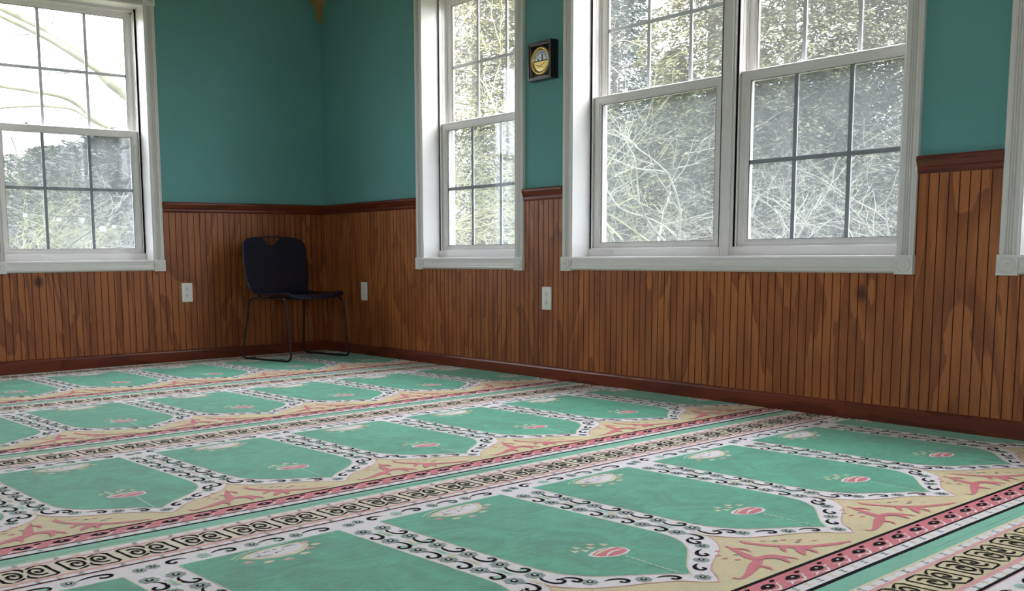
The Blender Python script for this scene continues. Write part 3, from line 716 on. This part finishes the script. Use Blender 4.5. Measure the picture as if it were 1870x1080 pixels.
# ================================================================= FRAMED COMPASS DIAL
def dial():
    yc, zc = 2.180, 1.578
    root = empty('framed_dial', (0, -yc, zc), R90); tag(root, 'small black shadow box frame with round brass dial between two windows', 'framed dial')
    w, h, dp = .086, .092, .050
    mb = MB(); f = .014
    mb.cbox(-w, -w+f, -dp, 0, -h, h, .0015); mb.cbox(w-f, w, -dp, 0, -h, h, .0015); mb.cbox(-w+f-.002, w-f+.002, -dp, 0, h-f, h, .0015); mb.cbox(-w+f-.002, w-f+.002, -dp, 0, -h, -h+f, .0015)
    mb.build('frame', simple('black_frame_wood', (.012, .010, .010), .3), root)
    mb = MB(); g = .0022; ia, ib = w-f, h-f
    for q in ((-ia, -ia+g, -ib, ib), (ia-g, ia, -ib, ib), (-ia+g, ia-g, ib-g, ib), (-ia+g, ia-g, -ib, -ib+g)): mb.box(q[0], q[1], -dp+.006, -dp+.012, q[2], q[3])
    mb.build('fillet', simple('pinkish_gilt_fillet', rgb(190, 160, 160), .35, metal=.4), root)
    mb = MB(); mb.box(-ia+.0005, ia-.0005, -.016, -.010, -ib, ib); mb.build('backing', simple('maroon_backing', rgb(48, 22, 20), .6, var=.2), root)
    gold = simple('polished_brass', rgb(222, 192, 110), .30, metal=.75)
    dz_ = .014
    def fb(mb_, nm, m, pr_):
        mb_.v = [(x, y-dz_, z) for x, y, z in mb_.v]; return mb_.build(nm, m, pr_)
    mb = MB(); R_ = .069
    mb.lathe([(R_, -.0160), (R_, -.024), (R_-.003, -.029), (R_-.008, -.031), (R_-.012, -.029), (R_-.015, -.023), (R_-.018, -.0215), (R_-.019, -.020), (R_-.019, -.016)], 40, lambda x, y, hh: (x, hh, y)); fb(mb, 'brass_rim', gold, root)
    fr = R_-.0185
    mb = MB(); n = 32
    mb.lathe([(fr, -.0165), (fr, -.0215), (.001, -.0218)], n, lambda x, y, hh: (x, hh, y), smooth=False)
    face = fb(mb, 'dial_face', simple('brushed_silver_face', (.55, .56, .58), .35, metal=.7), root)
    mb = MB()                       # lower brass half
    V = [(fr*.97*math.cos(a), -.0222, fr*.97*math.sin(a)) for a in [PI+PI*i/16 for i in range(17)]]
    V += [(x, -.0212, z) for x, _, z in V]; mb.add(V, [tuple(range(17)), tuple(range(17, 34))[::-1]]+[(i, (i+1) % 17, 17+(i+1) % 17, 17+i) for i in range(17)])
    fb(mb, 'brass_half', gold, root)
    mb = MB()
    for i in range(19):
        a = PI*(i+.5)/19; c, s = math.cos(a), math.sin(a); r0, r1 = fr*.70, fr*.93; t = .0009
        V = [(r0*c-t*s, -.0226, r0*s+t*c), (r0*c+t*s, -.0226, r0*s-t*c), (r1*c+t*s, -.0226, r1*s-t*c), (r1*c-t*s, -.0226, r1*s+t*c)]
        V += [(x, -.0216, z) for x, _, z in V]; mb.add(V, [(0, 1, 2, 3), (7, 6, 5, 4), (0, 4, 5, 1), (1, 5, 6, 2), (2, 6, 7, 3), (3, 7, 4, 0)])
    mb.box(-fr*.95, fr*.95, -.0236, -.0216, -.003, .001)
    mb.tube([(-.036, -.0232, -.016), (-.010, -.0232, -.024), (.020, -.0232, -.033)], .0011, 6); mb.tube([(-.020, -.0232, -.030), (.012, -.0232, -.020), (.034, -.0232, -.010)], .0010, 6)
    fb(mb, 'dial_marks', simple('dark_engraving', (.03, .03, .03), .5), root)
    mb = MB(); mb.box(.008, .0105, -.025, -.0225, 0, .030); mb.box(-.0225, -.018, -.025, -.0225, 0, .010); mb.lathe([(.0025, -.0265), (.0025, -.0225)], 10, lambda x, y, hh: (x, hh, y-.001))
    fb(mb, 'needle', simple('needle_black', (.02, .02, .02), .4), root)
    mb = MB(); mb.box(-ia+.001, ia-.001, -.0442, -.0430, -ib+.001, ib-.001); mb.build('cover_glass', glass_pane('frame_glass'), root)
dial()

# ================================================================= CORNER BRACKET
mb = MB()
prof = [(-.001, 2.415), (-.001, 2.145), (-.006, 2.138), (-.016, 2.140), (-.024, 2.160), (-.030, 2.19), (-.042, 2.225), (-.056, 2.262), (-.070, 2.272), (-.082, 2.290), (-.100, 2.32), (-.130, 2.36), (-.150, 2.415)]
def br(t): pass
n = len(prof); V = []; F = []; seg = 6      # quarter round corbel turned about the corner
for j in range(seg+1):
    a = (PI/2)*j/seg
    for (p, z) in prof:
        k = max(abs(math.cos(a)), abs(math.sin(a))); V.append((p*math.cos(a)/k*1.15 - .001, p*math.sin(a)/k*1.15 - .001, z))
for j in range(seg):
    for i in range(n-1): F.append((j*n+i, j*n+i+1, (j+1)*n+i+1, (j+1)*n+i))
mb.add(V, F, 0)
o = mb.build('corner_corbel', M_BRACK); tag(o, 'tan pointed wooden corbel hanging high in the corner of the room', 'corbel')

# ================================================================= CHAIR
def chair():
    root = empty('stacking_chair', (0, 0, 0)); tag(root, 'navy plastic stacking chair with black sled legs in the corner', 'chair')
    # local frame: f = forward, w = to the sitter's right seen from front (image right)
    f = Vector((.195, -.98, 0)).normalized(); w = Vector((.98, .195, 0)).normalized()
    o = Vector((-.420, -.345, .0025))
    def L(a, b, z): return o + w*a + f*b + Vector((0, 0, z))
    Zs = .398
    # centre line of the shell: (forward, height, half width)
    prof = [(-.225, .756, .155), (-.222, .748, .190), (-.219, .733, .208), (-.214, .705, .219), (-.207, .655, .223), (-.200, .600, .224), (-.193, .545, .222), (-.187, .495, .218), (-.180, .455, .214), (-.168, .425, .212), (-.148, .406, .213),
            (-.110, .396, .216), (-.05, .392, .220), (.03, .392, .224), (.10, .396, .224), (.155, .402, .222), (.185, .402, .220), (.205, .393, .214), (.215, .378, .204)]
    nu = 14; cut = 10
    def grid(rows, rng, hole=None, off=0):
        mb = MB(); V = []
        for r in rows:
            b, z, hw = prof[r]; hw *= 1.16 if r <= 8 else (1.10 if r <= 11 else 1.04)
            for k in range(nu+1):
                t = -1+2*k/nu; x = hw*t
                cb = .030*(t*t) if r < 9 else .0         # back wraps forward at its sides
                x -= .015 if r <= 11 else .008
                cz = 0 if r < 9 else (.010*t**4 - .010*(1-t*t))
                if r >= 9: cb = .030*(t*t)*max(0, 1-(r-8)/4)
                if r <= 2: z2 = z-.012*abs(t)**3
                else: z2 = z
                V.append(L(x, b+cb, z2+cz))
        m = len(rows); F = []
        for i in range(m-1):
            for k in range(nu):
                if hole and hole(rows[i], k): continue
                F.append((i*(nu+1)+k, i*(nu+1)+k+1, (i+1)*(nu+1)+k+1, (i+1)*(nu+1)+k))
        mb.add(V, F, 0, True); return mb
    def finish(ob, th=.009):
        s = ob.modifiers.new('thick', 'SOLIDIFY'); s.thickness = th; s.offset = 0
        q = ob.modifiers.new('round', 'SUBSURF'); q.levels = 2; q.render_levels = 2
    bk = grid(list(range(0, cut+1)), 0, lambda r, k: (r == 1 and 5 <= k <= 8) or (r == 2 and 6 <= k <= 7)).build('backrest', M_NAVY, root); finish(bk)
    stt = grid(list(range(cut, len(prof))), 0).build('seat', M_NAVY, root); finish(stt, .010)
    rr = .0062
    for sg in (-1, 1):
        def bend(pts, r=.035, n=6):
            out = [Vector(pts[0])]
            for i in range(1, len(pts)-1):
                a, b, c = Vector(pts[i-1]), Vector(pts[i]), Vector(pts[i+1]); d1 = (a-b).normalized(); d2 = (c-b).normalized()
                rr_ = min(r, (a-b).length*.45, (c-b).length*.45)
                p, q = b+d1*rr_, b+d2*rr_
                for k in range(n+1):
                    t = k/n; out.append(p*(1-t)**2+b*2*t*(1-t)+q*t*t)
            out.append(Vector(pts[-1])); return out
        x = sg*.212
        fy = .240; ry = -.200
        pts = [L(x*.96, -.198, .60), L(x*.97, -.188, .47), L(x*.96, -.165, .405), L(sg*.200, -.155, .383), L(x, ry, rr), L(x*1.02, fy, rr), L(x*.96, .170, .378), L(x*.93, -.10, .378)]
        x = -.020+sg*.235; xi = -.014+sg*.205
        e_ = .028 if sg < 0 else 0
        pts = [L(xi, -.02, .377), L(xi-e_, -.150, .377), L(x-e_, ry+.005, rr), L(x, fy, rr), L(-.016+sg*.222, .188, .378), L(xi, .05, .377)]
        mb = MB(); mb.tube(bend(pts, .04), rr, 10)
        mb.build('sled_leg', M_BLKMET, root)
        mb = MB(); mb.tube([L(-.02+sg*.150, -.140, .376), L(-.02+sg*.150, -.196, .42), L(-.02+sg*.150, -.214, .50), L(-.02+sg*.150, -.222, .58)], rr, 10); mb.build('back_upright', M_BLKMET, root)
        for b_ in (-.12, .15):
            mb = MB(); mb.tube([L(x, b_-.018, rr), L(x, b_+.018, rr)], rr+.0022, 10); mb.build('glide', M_GASKET, root)
    for b_ in (-.13, .15):
        mb = MB(); mb.tube([L(-.200, b_, .374), L(0, b_, .370), L(.200, b_, .374)], rr*.9, 8); mb.build('seat_crossbar', M_BLKMET, root)
    return root
chair()

# ================================================================= OUTSIDE
def hdir(px, py):
    """horizontal heading and slope of a sight line noted on the photograph"""
    v = fw + r2*((px-CX)/FPX) - u2*((py-CY)/FPX); return v
def at(px, py, dist):
    v = hdir(px, py); return CAMP + v*(dist/math.hypot(v.x, v.y))
GZ = -.55
mb = MB(); mb.add([(-60, TH+.0, GZ), (90, TH, GZ), (90, 90, GZ), (-60, 90, GZ), (-60, -60, GZ), (90, -60, GZ)], [(4, 5, 2, 3)]);
k = foliage('winter_lawn', (.05, .06, .025), (.12, .11, .06), .5)
mb = MB(); mb.box(-60, 90, -60, 90, GZ-.2, GZ); tag(mb.build('ground', k), 'dull winter lawn around the building', kind='structure')
mb = MB()
for (x0, x1, y0, y1) in ((XL-TH, TH, 0, TH), (0, TH, YF-TH, TH), (XL-TH, XL, YF-TH, TH), (XL-TH, TH, YF-TH, YF)): mb.box(x0+.002, x1-.002, y0+.002, y1-.002, GZ, -.122)
tag(mb.build('foundation', M_EXT), 'grey foundation wall below the hall', kind='structure')
# overhanging roof soffit
mb = MB(); mb.box(XL-.4, .4, YF-.4, .4, ZC+.16, ZC+.30); tag(mb.build('roof', M_EXT), 'roof overhang of the hall', kind='structure')

BARK = simple('grey_brown_bark', (.10, .08, .065), .9, var=.3, vscale=14, bump=.6)
LICH = simple('pale_lichen_bark', (.22, .21, .165), .9, var=.4, vscale=5, bump=.4)
LICH2 = simple('yellow_green_lichen_bark', (.24, .23, .11), .9, var=.35, vscale=5, bump=.4)
SYC = simple('mottled_sycamore_bark', (.115, .115, .075), .85, var=.45, vscale=6, bump=.3)
F_CED = foliage('cedar_foliage', (.050, .060, .036), (.135, .135, .070), .9)
F_BLUE = foliage('bluish_spruce_foliage', (.045, .060, .055), (.095, .118, .100), .9)
F_GOLD = foliage('golden_cedar_foliage', (.080, .082, .034), (.21, .195, .085), .7)
F_GREY = foliage('dark_grey_green_foliage', (.045, .056, .045), (.105, .112, .085), .9)

def conifer(base, h, r, fol, label, n=170, per=60, blade=.10, droop=.35, seed=1, bare=.12, grp='evergreens beyond the windows'):
    rn = random.Random(seed); root = empty('evergreen_tree', base); tag(root, label, 'tree', grp)
    mb = MB(); mb.tube([(0, 0, -.1), (.02*h*.1, 0, h*.5), (0, .02, h*.98)], [r*.075, r*.045, .01], 8); 
    fv = []; ff = []
    bm_ = MB()
    for i in range(n):
        t = (i+rn.random())/n; z = h*(bare+(1-bare)*t); L_ = r*(1-t**1.3)*(.75+.4*rn.random())+.12
        a = i*2.39996+rn.random()*.6; dx, dy = math.cos(a), math.sin(a)
        up_ = .25*(1-t)+.55*t
        pts = [(dx*L_*q, dy*L_*q, z+L_*(up_*q-droop*q*q*1.6)) for q in (0, .35, .7, 1)]
        if i % 2 == 0: bm_.tube(pts, [.016+.008*(1-t), .011, .007, .003], 4)
        for j in range(int(per*5.0)):
            q = rn.random()**.7; qq = min(.999, q)*3; s_ = int(qq); f_ = qq-s_
            p = [pts[s_][c]*(1-f_)+pts[s_+1][c]*f_ for c in range(3)]
            sp = L_*.26*(1.25-q)
            lat = rn.gauss(0, sp); p[0] += -dy*lat; p[1] += dx*lat; p[2] += rn.gauss(0, sp*.45)-abs(lat)*.25
            aa = a+rn.gauss(0, .8)+(.6 if lat > 0 else -.6); ln = blade*.52*(.5+rn.random()); dz = -.15-rn.random()*.8*droop*2+.35*rn.random()
            ex, ey = math.cos(aa)*ln, math.sin(aa)*ln; wx = ln*.14
            nx, ny = -math.sin(aa)*wx, math.cos(aa)*wx; tw = rn.uniform(-1, 1)*wx
            o = len(fv)
            fv += [(p[0], p[1], p[2]), (p[0]+ex*.55+nx, p[1]+ey*.55+ny, p[2]+ln*dz*.4+tw), (p[0]+ex, p[1]+ey, p[2]+ln*dz), (p[0]+ex*.55-nx, p[1]+ey*.55-ny, p[2]+ln*dz*.4-tw)]
            ff.append((o, o+1, o+2, o+3))
    mb.build('trunk', BARK, root, fix=False); bm_.build('branches', BARK, root, fix=False)
    me = bpy.data.meshes.new('foliage'); me.from_pydata(fv, [], ff); me.materials.append(fol); me.update()
    o = bpy.data.objects.new('foliage', me); COL.objects.link(o); o.parent = root
    return root

def bare_tree(base, h, label, mat_, seed=1, r0=.05, spread=.9, depth=5, stems=4, name='bare_tree', grp='bare trees beyond the windows', wig=.35, lean=(0, 0)):
    rn = random.Random(seed); mb = MB(); r0 *= .72
    def grow(p, d, L_, r, k):
        pts = [p]; n = 5; dd = d.copy(); rad = [r]
        for i in range(n):
            dd = (dd+Vector((rn.gauss(0, wig), rn.gauss(0, wig), rn.gauss(0, wig*.7)+.05))*.55).normalized()
            pts.append(pts[-1]+dd*(L_/n)); rad.append(r*(1-.42*(i+1)/n))
        mb.tube(pts, rad, 5 if r > .012 else 3, caps=False)
        if k == 0: return
        m = 3 if k > 1 else 3
        for i in range(m):
            q = pts[rn.choice([2, 3, 4, 5])]
            nd = (dd + Vector((rn.gauss(0, spread), rn.gauss(0, spread), rn.gauss(0, spread*.7)))).normalized()
            grow(q, nd, L_*(.62+.25*rn.random()), r*.56, k-1)
    for s in range(stems):
        a = 2*PI*s/stems+rn.random(); d = Vector((math.cos(a)*.55+lean[0], math.sin(a)*.55+lean[1], 1)).normalized()
        grow(Vector((math.cos(a)*.05, math.sin(a)*.05, -.1)), d, h*.42, r0, depth)
    o = mb.build(name, mat_, loc=base, fix=False)
    return tag(o, label, 'tree', grp)

def gpt(px, dist):
    p = at(px, 470, dist); return (p.x, p.y, GZ)
# evergreens seen through the right wall windows (heading, distance)
conifer(gpt(872, 17.5), 8.2, 2.1, F_GOLD, 'golden green cedar filling the narrow window beside the corner', 230, 70, .15, seed=3)
conifer(gpt(1000, 19.5), 9.0, 2.3, F_CED, 'dark cedar behind the wall between the narrow and the twin window', 210, 60, .16, seed=4)
conifer(gpt(1120, 18.0), 6.4, 1.7, F_BLUE, 'bluish spruce at the left edge of the twin window', 200, 60, .14, seed=5)
conifer(gpt(1290, 16.5), 7.6, 1.55, F_GOLD, 'golden green cedar left of the mullion of the twin window', 220, 70, .14, seed=6)
conifer(gpt(1225, 21.0), 5.0, 2.0, F_GREY, 'low dark evergreen behind the plain lower pane', 200, 60, .16, seed=12, bare=.02)
conifer(gpt(1430, 15.5), 8.0, 1.8, F_CED, 'olive cedar right of the mullion in the twin window', 240, 70, .14, seed=7)
conifer(gpt(1560, 18.5), 8.8, 1.9, F_GREY, 'tall grey green evergreen in the right half of the twin window', 220, 60, .16, seed=8)
conifer(gpt(1660, 16.0), 7.2, 1.7, F_CED, 'cedar at the right edge of the twin window', 220, 60, .14, seed=9)
conifer(gpt(1500, 25.0), 5.6, 2.8, F_GREY, 'distant dark evergreen low behind the gridded lower pane', 200, 50, .2, seed=10, bare=.02)
conifer(gpt(1060, 26.0), 5.6, 3.0, F_GREY, 'distant dark evergreen low behind the plain pane', 200, 50, .2, seed=11, bare=.02)
conifer(gpt(1360, 26.0), 6.0, 2.8, F_BLUE, 'distant bluish evergreen behind the mullion', 200, 50, .2, seed=13, bare=.02)
conifer(gpt(1790, 19.0), 8.5, 2.0, F_CED, 'cedar beyond the wall right of the twin window', 160, 50, .16, seed=14)
# pines low behind the back wall window
conifer(gpt(215, 25.0), 3.9, 2.6, F_BLUE, 'bushy bluish pine in the back window, tallest near its right side', 230, 60, .2, droop=-.15, seed=20, bare=.05)
conifer(gpt(110, 27.0), 3.7, 2.9, F_CED, 'bushy pine in the middle of the back window', 230, 60, .2, droop=-.15, seed=21, bare=.05)
conifer(gpt(20, 29.0), 3.0, 2.8, F_BLUE, 'lower pine at the left edge of the back window', 200, 60, .2, droop=-.1, seed=22, bare=.02)
conifer(gpt(310, 30.0), 4.3, 2.8, F_CED, 'pine hidden mostly by the back window casing', 160, 50, .2, seed=23, bare=.02)
# bare trees and brush
bare_tree(gpt(865, 12.0), 3.9, 'lichen covered bare tree tangled across the narrow window', LICH2, 31, .045, 1.0, 5, 5)
bare_tree(gpt(1215, 11.0), 3.2, 'pale bare tree spreading behind the plain pane of the twin window', LICH, 32, .040, 1.0, 5, 4)
bare_tree(gpt(1130, 13.5), 3.6, 'thin bare tree at the left edge of the twin window', LICH2, 36, .035, 1.0, 5, 4)
bare_tree(gpt(1400, 11.5), 2.9, 'bare tree with pale twigs behind the gridded pane of the twin window', LICH, 33, .034, 1.0, 5, 4)
bare_tree(gpt(1570, 12.5), 3.4, 'bare tree with wispy twigs at the right side of the twin window', LICH, 34, .034, 1.0, 5, 4)
bare_tree(gpt(60, 15.0), 2.9, 'yellowish bare shrub low in the back window', LICH2, 41, .034, 1.0, 5, 4)
bare_tree(gpt(185, 15.5), 2.9, 'bare shrub low at the right side of the back window', LICH, 42, .034, 1.0, 5, 5)
bare_tree(gpt(130, 20.0), 3.0, 'far bare shrub in front of the pines', LICH, 43, .03, 1.1, 5, 6)

# sycamore: trunk stands behind the wall beside the back window, its limbs cross the window
def syc():
    D = 11.5
    root = empty('sycamore_tree', gpt(345, D)); tag(root, 'mottled sycamore whose pale limbs cross the upper sash of the back window', 'tree')
    b = Vector(gpt(345, D))
    def A(x, y, dd=0): return at(x, y, D+dd)-b
    mb = MB(); mb.tube([(0, 0, -.2), (0, 0, .9), A(340, 420), A(330, 330), A(322, 250), A(330, 100), A(345, -60), A(335, -260)], [.24, .20, .17, .15, .12, .10, .09, .06], 14)
    mb.build('trunk', SYC, root, fix=False)
    def limb(pts, rads):
        q = smooth([(0, 0, 0)]*0+[(p[0], p[1], p[2]) for p in pts], 5)
        n = len(q); rr = [rads[0]+(rads[1]-rads[0])*i/(n-1) for i in range(n)]
        mb = MB(); mb.tube(q, rr, 10, caps=True); mb.build('limb', SYC, root, fix=False)
    limb([A(322, 268), A(275, 215), A(232, 172), A(200, 147), A(175, 118), A(150, 98), A(100, 65), A(60, 42), A(0, 12), A(-60, -18)], (.075, .042))
    limb([A(190, 135), A(150, 108, -.1), A(100, 76, -.1), A(60, 55, -.1), A(0, 26, -.1), A(-60, -4, -.1)], (.038, .030))
    limb([A(322, 300), A(250, 262), A(200, 232), A(170, 215), A(150, 195), A(115, 176), A(60, 165), A(0, 156), A(-50, 148)], (.045, .022))
    limb([A(185, 228), A(165, 218), A(140, 202), A(110, 195), A(60, 193), A(0, 197), A(-40, 205)], (.024, .014))
    mb = MB()
    tw = [[(232, 168), (200, 195), (180, 215), (160, 240)], [(230, 122), (205, 105), (185, 88), (170, 80), (163, 88), (160, 98)], [(228, 120), (200, 118), (185, 120)], [(148, 125), (125, 133), (105, 140), (92, 155), (88, 168)],
          [(125, 133), (95, 134), (60, 138), (50, 150), (40, 162)], [(55, 62), (35, 64), (15, 68), (0, 76), (-20, 85)], [(80, 45), (75, 38), (88, 25), (95, 12)], [(75, 40), (68, 30), (72, 20)], [(95, 45), (102, 20), (105, 8)],
          [(82, 175), (88, 185), (100, 200), (106, 215)], [(46, 170), (47, 195), (50, 212)], [(150, 216), (138, 218), (125, 224), (118, 232)], [(60, 200), (64, 210), (58, 222)], [(240, 240), (225, 262), (205, 290)], [(200, 225), (150, 250), (120, 275), (80, 300)], [(110, 255), (140, 262), (165, 248)], [(20, 250), (30, 280), (22, 310)]]
    for t in tw:
        pts = smooth([tuple(A(x, y)) for x, y in t], 3); n = len(pts)
        mb.tube(pts, [.0085-.006*i/(n-1) for i in range(n)], 4)
    mb.build('twigs', BARK, root, fix=False)
syc()

# string of globe bulbs hung outside the back window
def bulbs():
    D = 8.6
    P0 = [(-40, 380), (46, 389), (108, 397), (151, 397.5), (208, 409), (262, 422)]
    mb = MB(); pts = [at(x, y-2, D) for x, y in P0]
    q = smooth([tuple(p) for p in pts], 4); mb.tube(q, .004, 6)
    wire = mb.build('light_string_wire', M_GASKET); tag(wire, 'thin dark wire of the string lights outside the back window', 'wire')
    labs = ['white globe bulb farthest left on the outside string', 'white globe bulb second from the left on the outside string', 'white globe bulb third from the left on the outside string', 'small white globe bulb farthest right on the outside string', 'larger white globe bulb hanging on the slanting cord outside']
    gm = simple('white_glass_globe', (.85, .85, .85), .25)
    for i, (x, y, r, d) in enumerate(((46, 394, .017, D), (108, 402, .016, D), (151, 402, .016, D), (208, 415, .016, D), (188, 419, .024, D-.5))):
        c = at(x, y, d); e = empty('globe_bulb', c); tag(e, labs[i], 'bulb', 'globe bulbs outside the back window')
        m = MB(); m.lathe([(.0005, -r)]+[(r*math.sin(a), -r*math.cos(a)) for a in [PI*j/10 for j in range(1, 9)]]+[(r*.35, r*.98)], 16, lambda a, b, h: (a, b, h)); m.build('globe', gm, e)
        m = MB(); m.lathe([(r*.38, r*.9), (r*.45, r*1.1), (r*.40, r*1.7), (r*.2, r*1.9)], 10, lambda a, b, h: (a, b, h)); m.build('socket', M_GASKET, e)
    c0 = at(240, 363, D-.5); c1 = at(186, 408, D-.5); c2 = at(90, 480, D-.5); dn = (c2-c1); c3 = c2+dn*((c2.z-GZ)/-dn.z)
    mb = MB(); mb.tube([Vector((.42, .30, 2.50)), c0, c1, at(140, 440, D-.5), c2, c3], .0035, 6)
    tag(mb.build('slanting_cord', M_GASKET), 'dark cord slanting down across the lower right panes outside', 'cord')
bulbs()

# ================================================================= LIGHTS OF THE PLACE
# window portals guide the daylight sampling
def portal(loc, rot, sx, sy):
    l = bpy.data.lights.new('window_portal', 'AREA'); l.shape = 'RECTANGLE'; l.size = sx; l.size_y = sy; l.cycles.is_portal = True
    o = bpy.data.objects.new('window_portal', l); COL.objects.link(o); o.location = loc; o.rotation_euler = rot
zc = (OZ0+OZ1)/2; hh = OZ1-OZ0
for a, b in BACK_OPEN: portal(((a+b)/2, TH+.03, zc), (-PI/2, 0, 0), b-a, hh)
for a, b in RIGHT_OPEN: portal((TH+.03, -(a+b)/2, zc), (-PI/2, 0, -PI/2), b-a, hh)
for a, b in LEFT_OPEN: portal((XL-TH-.03, -(a+b)/2, zc), (-PI/2, 0, PI/2), b-a, hh)
for a, b in FRONT_OPEN: portal(((a+b)/2, YF-TH-.03, zc), (-PI/2, 0, PI), b-a, hh)
